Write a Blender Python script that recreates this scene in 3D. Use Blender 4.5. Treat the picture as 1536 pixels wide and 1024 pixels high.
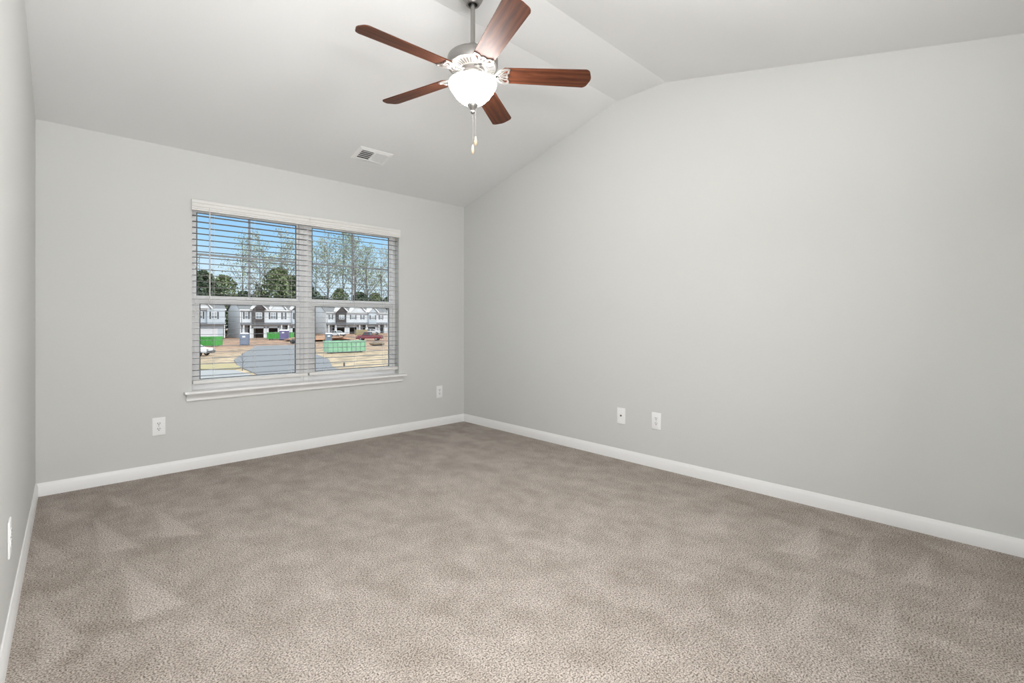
import bpy, bmesh, math, random
from mathutils import Vector, Matrix, noise as mnoise
R = math.radians
sc = bpy.context.scene
for o in list(bpy.data.objects): bpy.data.objects.remove(o)
COL = sc.collection
rnd = random.Random(7)

# ------------------------------------------------------------------ camera
cam_d = bpy.data.cameras.new('camera'); cam = bpy.data.objects.new('camera', cam_d); COL.objects.link(cam)
cam.location = (-3.3717, -4.3672, 1.1277)
cam.rotation_euler = (R(90), 0, -0.7572)
cam_d.sensor_width = 36.0; cam_d.sensor_fit = 'HORIZONTAL'
cam_d.lens = 720.37 / 1536 * 36
cam_d.shift_y = -28.79 / 1536
cam_d.clip_start = 0.02; cam_d.clip_end = 1000
sc.camera = cam
# ------------------------------------------------------------------ view
vs = sc.view_settings
vs.view_transform = 'Standard'; vs.look = 'None'; vs.gamma = 1.0; vs.use_curve_mapping = False
vs.exposure = 0.14
LAMP = 58.0          # brightness of the fan's glowing bowl
# ------------------------------------------------------------------ sky
world = bpy.data.worlds.new('world'); sc.world = world; world.use_nodes = True
nt = world.node_tree; nt.nodes.clear()
wo = nt.nodes.new('ShaderNodeOutputWorld'); bg = nt.nodes.new('ShaderNodeBackground')
tc = nt.nodes.new('ShaderNodeTexCoord'); sx = nt.nodes.new('ShaderNodeSeparateXYZ')
rp = nt.nodes.new('ShaderNodeValToRGB'); nz = nt.nodes.new('ShaderNodeTexNoise')
mp = nt.nodes.new('ShaderNodeMapping'); mp.inputs['Scale'].default_value = (1, 1, 3.0)
nz.inputs['Scale'].default_value = 5.0; nz.inputs['Detail'].default_value = 5
ma = nt.nodes.new('ShaderNodeMath'); ma.operation = 'MULTIPLY_ADD'; ma.inputs[1].default_value = 0.06
mb_ = nt.nodes.new('ShaderNodeMath'); mb_.operation = 'SUBTRACT'; mb_.inputs[1].default_value = 0.03
nt.links.new(tc.outputs['Generated'], sx.inputs[0]); nt.links.new(tc.outputs['Generated'], mp.inputs[0])
nt.links.new(mp.outputs[0], nz.inputs['Vector'])
nt.links.new(nz.outputs['Fac'], ma.inputs[0]); nt.links.new(sx.outputs['Z'], ma.inputs[2])
nt.links.new(ma.outputs[0], mb_.inputs[0]); nt.links.new(mb_.outputs[0], rp.inputs[0])
el = rp.color_ramp.elements
el[0].position = 0.0; el[0].color = (.78, .86, .95, 1)
el[1].position = 0.09; el[1].color = (.62, .80, .97, 1)
for p, c in ((0.15, (.40, .68, .97, 1)), (0.235, (.22, .50, .95, 1)), (0.30, (.9, 1.1, 1.4, 1)), (0.42, (2.3, 2.4, 2.5, 1)), (0.8, (2.1, 2.2, 2.35, 1))):
    e = el.new(p); e.color = c
bg.inputs['Strength'].default_value = 1.0
nt.links.new(rp.outputs[0], bg.inputs[0]); nt.links.new(bg.outputs[0], wo.inputs[0])
# ------------------------------------------------------------------ sun (front-lights the houses across the street)
sun_d = bpy.data.lights.new('sun', 'SUN'); sun = bpy.data.objects.new('sun', sun_d); COL.objects.link(sun)
sun_d.energy = 1.3; sun_d.color = (1, .96, .9); sun_d.angle = R(2)
sun.rotation_euler = Vector((-.32, .72, -.68)).to_track_quat('-Z', 'Y').to_euler()
sun.location = (0, -30, 40)

# ------------------------------------------------------------------ fill light added behind the viewer; no doorway is built there
rear_fill_d = bpy.data.lights.new('rear_fill', 'AREA'); door = bpy.data.objects.new('rear_fill', rear_fill_d); COL.objects.link(door)
rear_fill_d.shape = 'RECTANGLE'; rear_fill_d.size = 1.1; rear_fill_d.size_y = 1.6; rear_fill_d.energy = 52.0; rear_fill_d.color = (1, .995, 1.0)
door.location = (-2.75, -4.56, 1.35); door.rotation_euler = (R(104), 0, R(8))
# second added fill light, no fixture, bounced off the ceiling behind the viewer
up_d = bpy.data.lights.new('bounce_fill', 'AREA'); up = bpy.data.objects.new('bounce_fill', up_d); COL.objects.link(up)
up_d.shape = 'DISK'; up_d.size = 0.5; up_d.energy = 42.0; up_d.color = (1, .995, 1.0)
up.location = (-2.75, -4.20, 1.75); up.rotation_euler = (R(180), 0, 0)

# ================================================================== helpers
class MB:
    def __init__(s): s.v = []; s.f = []
    def add(s, vs_, fs, M=None):
        n = len(s.v)
        for p in vs_:
            p = Vector(p); s.v.append(tuple(M @ p) if M else tuple(p))
        for f in fs: s.f.append([i + n for i in f])
        return s
    def box(s, x0, x1, y0, y1, z0, z1, M=None):
        return s.add([(x0, y0, z0), (x1, y0, z0), (x1, y1, z0), (x0, y1, z0), (x0, y0, z1), (x1, y0, z1), (x1, y1, z1), (x0, y1, z1)],
                     [(0, 3, 2, 1), (4, 5, 6, 7), (0, 1, 5, 4), (1, 2, 6, 5), (2, 3, 7, 6), (3, 0, 4, 7)], M)
    def bbox(s, x0, x1, y0, y1, z0, z1, b=.002, M=None, seg=2):
        bm = bmesh.new(); bmesh.ops.create_cube(bm, size=1)
        for v in bm.verts: v.co = Vector(((x0 + x1) / 2 + v.co.x * (x1 - x0), (y0 + y1) / 2 + v.co.y * (y1 - y0), (z0 + z1) / 2 + v.co.z * (z1 - z0)))
        bmesh.ops.bevel(bm, geom=bm.edges[:], offset=b, segments=seg, affect='EDGES', profile=.5)
        bm.verts.index_update()
        s.add([v.co for v in bm.verts], [[v.index for v in f.verts] for f in bm.faces], M); bm.free(); return s
    def lathe(s, prof, n=48, M=None, caps=False):
        vs_ = []; fs = []
        for (r, z) in prof:
            for i in range(n):
                a = 2 * math.pi * i / n; vs_.append((r * math.cos(a), r * math.sin(a), z))
        for k in range(len(prof) - 1):
            for i in range(n):
                j = (i + 1) % n; fs.append((k * n + i, k * n + j, (k + 1) * n + j, (k + 1) * n + i))
        if caps:
            fs.append(tuple(range(n))[::-1]); fs.append(tuple((len(prof) - 1) * n + i for i in range(n)))
        return s.add(vs_, fs, M)
    def prism(s, poly, a, b, M=None, axis='z'):
        n = len(poly)
        def P(p, h): return (p[0], p[1], h) if axis == 'z' else ((p[0], h, p[1]) if axis == 'y' else (h, p[0], p[1]))
        return s.add([P(p, a) for p in poly] + [P(p, b) for p in poly],
                     [tuple(range(n))[::-1], tuple(range(n, 2 * n))] + [(i, (i + 1) % n, n + (i + 1) % n, n + i) for i in range(n)], M)
    def tube(s, pts, r, n=8, M=None, r1=None):
        pts = [Vector(p) for p in pts]; vs_ = []; fs = []; m = len(pts)
        for k, p in enumerate(pts):
            d = (pts[min(k + 1, m - 1)] - pts[max(k - 1, 0)]).normalized()
            u = d.cross(Vector((0, 0, 1)));
            if u.length < 1e-4: u = Vector((1, 0, 0))
            u.normalize(); w = d.cross(u)
            rr = r if r1 is None else r + (r1 - r) * k / (m - 1)
            for i in range(n):
                a = 2 * math.pi * i / n; vs_.append(p + (u * math.cos(a) + w * math.sin(a)) * rr)
        for k in range(m - 1):
            for i in range(n):
                j = (i + 1) % n; fs.append((k * n + i, k * n + j, (k + 1) * n + j, (k + 1) * n + i))
        fs.append(tuple(range(n))[::-1]); fs.append(tuple((m - 1) * n + i for i in range(n)))
        return s.add(vs_, fs, M)
    def build(s, name, mat, parent=None, loc=(0, 0, 0), rot=(0, 0, 0), smooth=None):
        me = bpy.data.meshes.new(name); me.from_pydata(s.v, [], s.f)
        bm = bmesh.new(); bm.from_mesh(me); bmesh.ops.recalc_face_normals(bm, faces=bm.faces[:]); bm.to_mesh(me); bm.free()
        me.materials.append(mat)
        if smooth:
            for p in me.polygons: p.use_smooth = True
            me.set_sharp_from_angle(angle=R(smooth))
        o = bpy.data.objects.new(name, me); COL.objects.link(o)
        o.location = loc; o.rotation_euler = rot
        if parent: o.parent = parent
        return o
def empty(name, loc=(0, 0, 0), rz=0):
    o = bpy.data.objects.new(name, None); COL.objects.link(o); o.location = loc; o.rotation_euler = (0, 0, rz); o.empty_display_size = .1
    return o
def tag(o, label, cat, group=None, kind=None):
    o['label'] = label; o['category'] = cat
    if group: o['group'] = group
    if kind: o['kind'] = kind
    return o
def struct(o, label=None):
    o['kind'] = 'structure'
    if label: o['label'] = label
    return o
def copy_tree(o, parent=None):
    c = o.copy(); COL.objects.link(c); c.parent = parent
    for ch in list(o.children): copy_tree(ch, c)
    return c

# ================================================================== materials
def mat(name, col, rough=.6, metal=0.0, spec=.5, bump=None, var=None, coord='Object', emit=None):
    """bump=(scale, strength, distance); var=(scale, amount, stretch)"""
    m = bpy.data.materials.new(name); m.use_nodes = True; t = m.node_tree; b = t.nodes['Principled BSDF']
    b.inputs['Base Color'].default_value = (*col, 1); b.inputs['Roughness'].default_value = rough
    b.inputs['Metallic'].default_value = metal; b.inputs['Specular IOR Level'].default_value = spec
    tcn = t.nodes.new('ShaderNodeTexCoord')
    if var:
        mpn = t.nodes.new('ShaderNodeMapping'); mpn.inputs['Scale'].default_value = var[2] if len(var) > 2 else (1, 1, 1)
        n = t.nodes.new('ShaderNodeTexNoise'); n.inputs['Scale'].default_value = var[0]; n.inputs['Detail'].default_value = 4
        mx = t.nodes.new('ShaderNodeMix'); mx.data_type = 'RGBA'
        mx.inputs[6].default_value = (*[c * (1 - var[1]) for c in col], 1); mx.inputs[7].default_value = (*[min(1, c * (1 + var[1])) for c in col], 1)
        t.links.new(tcn.outputs[coord], mpn.inputs[0]); t.links.new(mpn.outputs[0], n.inputs['Vector'])
        t.links.new(n.outputs['Fac'], mx.inputs[0]); t.links.new(mx.outputs[2], b.inputs['Base Color'])
    if bump:
        n2 = t.nodes.new('ShaderNodeTexNoise'); n2.inputs['Scale'].default_value = bump[0]; n2.inputs['Detail'].default_value = 3
        bp = t.nodes.new('ShaderNodeBump'); bp.inputs['Strength'].default_value = bump[1]; bp.inputs['Distance'].default_value = bump[2]
        t.links.new(tcn.outputs[coord], n2.inputs['Vector']); t.links.new(n2.outputs['Fac'], bp.inputs['Height']); t.links.new(bp.outputs[0], b.inputs['Normal'])
    if emit:
        b.inputs['Emission Color'].default_value = (*emit[0], 1); b.inputs['Emission Strength'].default_value = emit[1]
    return m
M_wall = mat('wall_paint', (.665, .67, .652), .75, spec=.2, bump=(140, .12, .002), var=(1.2, .008))
M_ceil = mat('ceiling_paint', (.83, .832, .826), .85, spec=.1, bump=(120, .12, .002), var=(1.0, .008))
M_trim = mat('trim_paint', (.87, .87, .865), .35, spec=.4)
M_vinyl = mat('window_vinyl', (.97, .97, .97), .4, spec=.4)
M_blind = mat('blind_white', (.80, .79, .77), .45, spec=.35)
M_slat = mat('slat_backlit_grey', (.22, .225, .23), .5, spec=.3)  # white slats; their backlit darkness is put into this grey
M_muntin = mat('muntin_backlit_grey', (.42, .44, .45), .5)  # white bar, its shade against the sky painted in as grey
M_cord = mat('cord_white', (.75, .74, .72), .7)
M_plate = mat('plate_plastic', (.93, .93, .93), .5, spec=.25)
M_dark = mat('dark_slot', (.012, .012, .012), .6)
M_vent = mat('vent_enamel', (.95, .95, .94), .45)
M_nickel = mat('brushed_nickel', (.35, .335, .32), .34, metal=.9, bump=(400, .03, .001))
M_nickel_b = mat('bright_nickel', (.66, .64, .62), .32, metal=.85)
M_wand = mat('clear_wand', (.62, .60, .58), .3, spec=.6)
def glass_mat():
    m = bpy.data.materials.new('window_glass'); m.use_nodes = True; t = m.node_tree; t.nodes.clear()
    o = t.nodes.new('ShaderNodeOutputMaterial'); tr = t.nodes.new('ShaderNodeBsdfTransparent'); gl = t.nodes.new('ShaderNodeBsdfGlossy')
    tr.inputs[0].default_value = (.96, .98, .97, 1); gl.inputs['Roughness'].default_value = .0
    fr = t.nodes.new('ShaderNodeFresnel'); fr.inputs[0].default_value = 1.02; mx = t.nodes.new('ShaderNodeMixShader')
    t.links.new(fr.outputs[0], mx.inputs[0]); t.links.new(tr.outputs[0], mx.inputs[1]); t.links.new(gl.outputs[0], mx.inputs[2]); t.links.new(mx.outputs[0], o.inputs[0])
    return m
M_glass = glass_mat()
def bowl_mat():
    m = bpy.data.materials.new('lit_frosted_glass'); m.use_nodes = True; t = m.node_tree; b = t.nodes['Principled BSDF']
    b.inputs['Base Color'].default_value = (.9, .9, .88, 1); b.inputs['Roughness'].default_value = .4
    b.inputs['Emission Color'].default_value = (1, .985, .965, 1); b.inputs['Emission Strength'].default_value = LAMP
    return m
M_bowl = bowl_mat()
def wood_mat():
    m = bpy.data.materials.new('cherry_wood'); m.use_nodes = True; t = m.node_tree; b = t.nodes['Principled BSDF']
    tcn = t.nodes.new('ShaderNodeTexCoord'); mpn = t.nodes.new('ShaderNodeMapping'); mpn.inputs['Scale'].default_value = (2.2, 22, 22)
    n = t.nodes.new('ShaderNodeTexNoise'); n.inputs['Scale'].default_value = 2.0; n.inputs['Detail'].default_value = 6; n.inputs['Distortion'].default_value = 1.2
    w = t.nodes.new('ShaderNodeTexWave'); w.wave_type = 'BANDS'; w.bands_direction = 'Y'; w.inputs['Scale'].default_value = .45; w.inputs['Distortion'].default_value = 7; w.inputs['Detail'].default_value = 3; w.inputs['Detail Scale'].default_value = .8
    ad = t.nodes.new('ShaderNodeMix'); ad.data_type = 'FLOAT'; ad.inputs[0].default_value = .22
    r = t.nodes.new('ShaderNodeValToRGB'); e = r.color_ramp.elements
    e[0].position = .22; e[0].color = (.042, .015, .009, 1); e[1].position = .8; e[1].color = (.172, .056, .026, 1)
    k = e.new(.5); k.color = (.100, .031, .014, 1)
    t.links.new(tcn.outputs['Object'], mpn.inputs[0]); t.links.new(mpn.outputs[0], n.inputs['Vector']); t.links.new(mpn.outputs[0], w.inputs['Vector'])
    t.links.new(n.outputs['Fac'], ad.inputs[2]); t.links.new(w.outputs['Fac'], ad.inputs[3])
    t.links.new(ad.outputs[0], r.inputs[0]); t.links.new(r.outputs[0], b.inputs['Base Color'])
    b.inputs['Roughness'].default_value = .48; b.inputs['Specular IOR Level'].default_value = .2
    return m
M_wood = wood_mat()
M_bead = mat('pale_wood_bead', (.62, .50, .34), .45, var=(60, .2))
def carpet_mat():
    m = bpy.data.materials.new('beige_carpet'); m.use_nodes = True; t = m.node_tree; b = t.nodes['Principled BSDF']
    L = t.links.new
    tcn = t.nodes.new('ShaderNodeTexCoord')
    at = t.nodes.new('ShaderNodeAttribute'); at.attribute_name = 'nap'
    n1 = t.nodes.new('ShaderNodeTexNoise'); n1.inputs['Scale'].default_value = 165; n1.inputs['Detail'].default_value = 3; n1.inputs['Roughness'].default_value = .7
    n3 = t.nodes.new('ShaderNodeTexNoise'); n3.inputs['Scale'].default_value = 13; n3.inputs['Detail'].default_value = 5; n3.inputs['Roughness'].default_value = .62
    vo = t.nodes.new('ShaderNodeTexVoronoi'); vo.inputs['Scale'].default_value = 190; vo.inputs['Randomness'].default_value = 1
    for n in (n1, n3, vo): L(tcn.outputs['Object'], n.inputs['Vector'])
    # nap (direction the pile lies) + mottling
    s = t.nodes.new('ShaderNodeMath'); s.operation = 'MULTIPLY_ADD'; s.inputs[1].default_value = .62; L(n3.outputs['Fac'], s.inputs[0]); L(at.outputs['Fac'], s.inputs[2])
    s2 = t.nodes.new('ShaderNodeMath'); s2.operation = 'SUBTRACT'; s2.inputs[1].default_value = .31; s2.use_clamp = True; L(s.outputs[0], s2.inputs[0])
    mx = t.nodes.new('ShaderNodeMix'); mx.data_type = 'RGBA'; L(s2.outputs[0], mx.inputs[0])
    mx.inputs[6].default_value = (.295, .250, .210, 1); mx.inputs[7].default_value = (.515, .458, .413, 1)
    # yarn flecks; the dark ones paint in the shade between tufts
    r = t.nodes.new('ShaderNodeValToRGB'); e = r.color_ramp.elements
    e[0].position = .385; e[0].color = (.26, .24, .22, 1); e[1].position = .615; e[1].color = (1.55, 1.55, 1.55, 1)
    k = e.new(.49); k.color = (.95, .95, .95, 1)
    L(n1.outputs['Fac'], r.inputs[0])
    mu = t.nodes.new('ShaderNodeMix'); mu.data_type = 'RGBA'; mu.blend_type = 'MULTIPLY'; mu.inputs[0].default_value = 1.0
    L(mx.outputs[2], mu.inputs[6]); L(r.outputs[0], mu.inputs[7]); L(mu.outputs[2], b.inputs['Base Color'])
    bp = t.nodes.new('ShaderNodeBump'); bp.inputs['Strength'].default_value = .55; bp.inputs['Distance'].default_value = .006; bp.invert = True
    L(vo.outputs['Distance'], bp.inputs['Height']); L(bp.outputs[0], b.inputs['Normal'])
    b.inputs['Roughness'].default_value = .95; b.inputs['Specular IOR Level'].default_value = .05
    b.inputs['Sheen Weight'].default_value = .15; b.inputs['Sheen Roughness'].default_value = .5
    return m
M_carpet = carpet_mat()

# ================================================================== ROOM SHELL
W = 3.4776; H = 2.44; H2 = 2.9594; Y1 = -2.0752; Y2 = -2.512; LA = .0131
YN = -4.64; HN = H2 - (Y2 - YN) * .238; T = .14
def LX(y): return -W + LA * y           # left wall face (slightly out of square)
def ceil_z(y):
    if y > Y1: return H + (H2 - H) * y / Y1
    if y > Y2: return H2
    return H2 - (Y2 - y) * .238
# opening of the twin window in the back wall
OX0, OX1, OZ0, OZ1 = -2.625, -.838, .590, 2.045
b = MB()
xl, xr = LX(0) - T, T
b.box(xl, OX0, 0, T, 0, H + .02); b.box(OX1, xr, 0, T, 0, H + .02); b.box(OX0, OX1, 0, T, 0, OZ0); b.box(OX0, OX1, 0, T, OZ1, H + .02)
struct(b.build('wall_back', M_wall), 'greige back wall with the twin window')
def side_poly(): return [(0, 0), (0, H), (Y1, H2), (Y2, H2), (YN, HN), (YN, 0)]
struct(MB().prism(side_poly(), 0, T, axis='x').build('wall_right', M_wall), 'long bare greige wall under the vaulted ceiling')
b = MB(); P = side_poly(); n = len(P)
b.add([(LX(y), y, z) for y, z in P] + [(LX(y) - T, y, z) for y, z in P],
      [tuple(range(n)), tuple(range(n, 2 * n))[::-1]] + [(i, (i + 1) % n, n + (i + 1) % n, n + i) for i in range(n)])
struct(b.build('wall_left', M_wall), 'greige wall along the left edge')
struct(MB().box(LX(YN) - T, T, YN - T, YN, 0, HN + .05).build('wall_near', M_wall), 'greige wall behind the viewer')
b = MB(); prof = [(T, H - (H2 - H) * T / -Y1), (0, H), (Y1, H2), (Y2, H2), (YN, HN), (YN - T, HN - T * .238)]
x0, x1 = LX(YN) - T, T
vs_ = []
for x in (x0, x1):
    for y, z in prof: vs_.append((x, y, z))
    for y, z in prof: vs_.append((x, y, z + .12))
m = len(prof); fs = []
for k in range(m - 1):
    fs += [(k, k + 1, 2 * m + k + 1, 2 * m + k), (m + k, 3 * m + k, 3 * m + k + 1, m + k + 1), (k, m + k, m + k + 1, k + 1), (2 * m + k, 2 * m + k + 1, 3 * m + k + 1, 3 * m + k)]
fs += [(0, 2 * m, 3 * m, m), (m - 1, 2 * m - 1, 4 * m - 1, 3 * m - 1)]
struct(b.add(vs_, fs).build('ceiling', M_ceil), 'vaulted greige ceiling with a narrow flat ridge')

# ---- floor: carpet with the lay of the pile stored as an attribute
TRI = [((-3.21, -.8), (-3.08, -1.32), (-3.22, -1.29), 1), ((-2.94, -.81), (-2.83, -1.35), (-2.97, -1.27), 1), ((-3.15, -1.51), (-3.01, -2.06), (-3.16, -2.06), 1),
       ((-3.4, -.3), (-3.27, -.64), (-3.4, -.63), .8), ((-3.12, -.34), (-3.03, -.6), (-3.11, -.57), .9), ((-3.46, -.86), (-3.33, -1.23), (-3.43, -1.28), .8),
       ((-.32, -3.59), (-.72, -3.7), (-.79, -3.54), .9), ((-.36, -4.06), (-.66, -4.11), (-.71, -4.0), .9), ((-.3, -3.82), (-.75, -3.92), (-.74, -3.81), .6),
       ((-.5, -4.24), (-.68, -4.26), (-.8, -4.21), .7), ((-.96, -4.01), (-1.31, -4.09), (-1.41, -4.0), .8), ((-1.03, -3.77), (-1.38, -3.85), (-1.5, -3.77), .7),
       ((-.47, -3.14), (-.78, -3.29), (-.87, -3.15), .7), ((-.42, -.37), (-.69, -.65), (-.46, -.8), .5), ((-3.42, -1.67), (-3.32, -2.08), (-3.41, -2.21), .7)]
def tri_in(p, a, b_, c):
    def e(p, a, b_): return ((b_[0] - a[0]) * (p[1] - a[1]) - (b_[1] - a[1]) * (p[0] - a[0])) / (math.hypot(b_[0] - a[0], b_[1] - a[1]) + 1e-9)
    s = 1 if (b_[0] - a[0]) * (c[1] - a[1]) - (b_[1] - a[1]) * (c[0] - a[0]) > 0 else -1
    return min(s * e(p, a, b_), s * e(p, b_, c), s * e(p, c, a))
GX, GY = 176, 232
fx0, fx1 = LX(YN) - .02, .02
vs_ = []; nap = []
for j in range(GY + 1):
    y = .02 + (YN - .04) * j / GY
    for i in range(GX + 1):
        x = fx0 + (fx1 - fx0) * i / GX
        vs_.append((x, y, 0))
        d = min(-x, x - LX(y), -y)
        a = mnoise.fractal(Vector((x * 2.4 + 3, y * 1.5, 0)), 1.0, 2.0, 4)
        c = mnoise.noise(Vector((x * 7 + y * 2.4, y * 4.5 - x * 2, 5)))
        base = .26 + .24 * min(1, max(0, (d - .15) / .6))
        e_ = mnoise.noise(Vector((x * 13 - y * 5, y * 8 + x * 5, 9)))
        g_ = mnoise.noise(Vector((x * 4.5 - y * 1.2, y * 3.2 + x * 1.0, 21)))
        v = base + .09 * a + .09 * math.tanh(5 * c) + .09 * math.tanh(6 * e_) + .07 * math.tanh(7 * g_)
        for t_ in TRI:
            k = tri_in((x, y), *t_[:3])
            if k > -.02: v = max(v, base + .46 * t_[3] * min(1, (k + .02) / .03) + .05 * c)
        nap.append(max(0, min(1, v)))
fs = [(j * (GX + 1) + i, j * (GX + 1) + i + 1, (j + 1) * (GX + 1) + i + 1, (j + 1) * (GX + 1) + i) for j in range(GY) for i in range(GX)]
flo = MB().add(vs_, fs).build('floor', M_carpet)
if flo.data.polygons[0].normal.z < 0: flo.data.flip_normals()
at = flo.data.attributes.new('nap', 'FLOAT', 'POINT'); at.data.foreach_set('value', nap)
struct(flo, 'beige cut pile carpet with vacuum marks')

# ---- baseboards
BH = .0847; bt = .013
bprof = [(0, 0), (bt, 0), (bt, .060), (bt * .80, .066), (bt * .55, .078), (bt * .35, BH), (0, BH)]
def base_run(name, A, B, nrm, label):
    A, B, nrm = Vector(A), Vector(B), Vector(nrm); vs_ = [];
    for p in (A, B):
        for o_, z in bprof: vs_.append((p.x + nrm.x * o_, p.y + nrm.y * o_, z))
    k = len(bprof)
    fs = [tuple(range(k)), tuple(range(k, 2 * k))[::-1]] + [(i, (i + 1) % k, k + (i + 1) % k, k + i) for i in range(k)]
    struct(MB().add(vs_, fs).build(name, M_trim, smooth=30), label)
base_run('baseboard_back', (LX(0) , 0, 0), (0, 0, 0), (0, -1, 0), 'white baseboard under the window')
base_run('baseboard_right', (0, 0, 0), (0, YN, 0), (-1, 0, 0), 'white baseboard along the long right wall')
base_run('baseboard_left', (LX(0), 0, 0), (LX(YN), YN, 0), (1, 0, 0), 'white baseboard along the left wall')
base_run('baseboard_near', (LX(YN), YN, 0), (0, YN, 0), (0, 1, 0), 'white baseboard behind the viewer')

# ---- window sill (stool and apron)
sill = empty('trim_1', (-1.73, 0, .60)); struct(sill, 'white window sill with moulded apron')
s = MB(); s.bbox(-2.678 + 1.73, -.772 + 1.73, -.058, .001, -.022, 0, .006, seg=3); s.box(OX0 + 1.731, OX1 + 1.729, .0, .075, -.010, 0)
s.build('stool', M_trim, sill, smooth=40)
ap = [(-.001, -.022), (-.040, -.022), (-.036, -.030), (-.024, -.040), (-.016, -.052), (-.014, -.062), (-.016, -.070), (-.012, -.077), (-.001, -.077)]
s = MB(); s.prism(ap, -2.663 + 1.73, -.800 + 1.73, axis='x'); s.build('apron', M_trim, sill, smooth=35)

# ---- twin single-hung windows
M_gask = mat('glazing_gasket', (.06, .065, .07), .6)
def gk(xa, xb, za, zb_, yo, parent):
    q = MB(); t_ = .005
    q.box(xa - .001, xa + t_, yo + .001, yo + .010, za - .001, zb_ + .001); q.box(xb - t_, xb + .001, yo + .001, yo + .010, za - .001, zb_ + .001)
    q.box(xa + t_, xb - t_, yo + .002, yo + .010, za - .001, za + .004); q.box(xa + t_, xb - t_, yo + .002, yo + .010, zb_ - .004, zb_ + .001)
    q.build('gasket', M_gask, parent)
def window(name, x0, x1, label):
    """x0..x1: outer frame; origin at its lower left corner"""
    w = x1 - x0; zb = .60; h = OZ1 - zb; e = empty(name, (x0, .07, zb)); struct(e, label)
    f = MB(); fw = .030
    f.bbox(0, fw, 0, .075, 0, h, .003); f.bbox(w - fw, w, 0, .075, 0, h, .003)
    f.bbox(fw - .002, w - fw + .002, .002, .073, h - .032, h, .003); f.bbox(fw - .002, w - fw + .002, .002, .073, 0, .040, .003)
    f.build('window_frame', M_vinyl, e, smooth=40)
    zm = 1.300 - zb                                            # middle of the meeting rails
    # upper sash (outer track)
    u = MB(); a0, a1 = fw, w - fw; sw = .018
    u.bbox(a0, a0 + sw, .045, .068, zm - .02, h - .032, .002); u.bbox(a1 - sw, a1, .045, .068, zm - .02, h - .032, .002)
    u.bbox(a0 + sw - .001, a1 - sw + .001, .046, .067, h - .048, h - .031, .002); u.bbox(a0 + sw - .001, a1 - sw + .001, .0435, .067, zm - .012, zm + .040, .002)
    up = u.build('upper_sash', M_vinyl, e, smooth=40)
    MB().box(a0 + sw - .004, a1 - sw + .004, .0545, .0585, zm + .036, h - .044).build('pane', M_glass, up)
    gk(a0 + sw, a1 - sw, zm + .040, h - .048, .044, up)
    g = MB(); gx = (a0 + a1) / 2; gz = (zm + .040 + h - .048) / 2
    g.bbox(gx - .009, gx + .009, .0500, .0535, zm + .040, h - .048, .0012); g.bbox(a0 + sw, a1 - sw, .0503, .0532, gz - .009, gz + .009, .0012)
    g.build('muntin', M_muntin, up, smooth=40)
    # lower sash (inner track)
    l = MB(); lw = .040; c0, c1 = fw - .006, w - fw + .006
    l.bbox(c0, c0 + lw, .012, .040, .0405, zm - .027, .003); l.bbox(c1 - lw, c1, .012, .040, .0405, zm - .027, .003)
    l.bbox(c0 + lw - .001, c1 - lw + .001, .013, .039, .042, .078, .003); l.bbox(c0 + .001, c1 - .001, .008, .0425, zm - .026, zm + .0185, .003)
    lo = l.build('lower_sash', M_vinyl, e, smooth=40)
    MB().box(c0 + lw - .004, c1 - lw + .004, .024, .028, .074, zm - .022).build('pane', M_glass, lo)
    gk(c0 + lw, c1 - lw, .078, zm - .026, .0115, lo)
    k = MB(); k.bbox(w / 2 - .03, w / 2 + .03, .012, .038, zm + .017, zm + .026, .002); k.bbox(w / 2 - .008, w / 2 + .022, .006, .022, zm + .026, zm + .034, .002)
    k.build('sash_lock', M_vinyl, lo, smooth=40)
    return e
XM = -1.742
window('window_1', OX0 + .002, XM - .022, 'left half of the twin window, the street in its lower pane')
window('window_2', XM + .022, OX1 - .002, 'right half of the twin window, the big green dumpster in its lower pane')
struct(MB().bbox(XM - .022, XM + .022, .068, .140, .60, OZ1, .003).build('trim_2', M_vinyl, smooth=40), 'white post between the two windows')

# ---- faux wood blinds
def blind(x0, x1, label, tilt, wand):
    e = empty('window_blind', (x0, .0, 2.07)); tag(e, label, 'window blind', 'white slatted blinds in the twin window'); w = x1 - x0
    vp = [(-.004, 0), (-.028, 0), (-.034, -.006), (-.034, -.024), (-.029, -.028), (-.031, -.032), (-.031, -.050), (-.027, -.054), (-.031, -.058), (-.031, -.068), (-.027, -.072), (-.029, -.076), (-.030, -.082), (-.004, -.082)]
    MB().prism(vp, -.006, w + .002, axis='x').build('valance', M_blind, e, smooth=25)
    MB().box(.006, w - .006, .004, .054, -.066, -.025).build('headrail', M_blind, e)
    zs = []; z = 1.955
    while z > .70: zs.append(z); z -= .0462
    sl = MB()
    for z in zs:
        t = tilt(z); M = Matrix.Translation((0, .028, z - 2.07)) @ Matrix.Rotation(t, 4, 'X')
        pr = [(-.024, -.0003), (-.012, .0003), (0, .0005), (.012, .0003), (.024, -.0003), (.024, .0018), (.012, .0024), (0, .0026), (-.012, .0024), (-.024, .0018)]
        sl.prism(pr, .006, w - .006, M, axis='x')
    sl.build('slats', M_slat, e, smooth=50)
    MB().bbox(.006, w - .006, .004, .052, .648 - 2.07, .676 - 2.07, .004).build('bottom_rail', M_blind, e, smooth=40)
    for fx in (.17, .5, .83):
        c = MB()
        for yy in (.0015, .0545): c.tube([(w * fx, yy, -.06), (w * fx, yy, .66 - 2.07)], .0008, 5)
        c.build('ladder_cord', M_cord, e)
    if wand:
        wd = MB(); wd.tube([(.11, -.037, -.082), (.11, -.037, 1.275 - 2.07)], .0048, 6); wd.tube([(.11, -.037, -.075), (.11, -.030, -.055)], .002, 6)
        wd.build('tilt_wand', M_wand, e, smooth=40)
    return e
blind(OX0 + .001, XM - .001, 'white slatted blind on the left half of the window, with the tilt wand', lambda z: 0.0, True)
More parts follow.
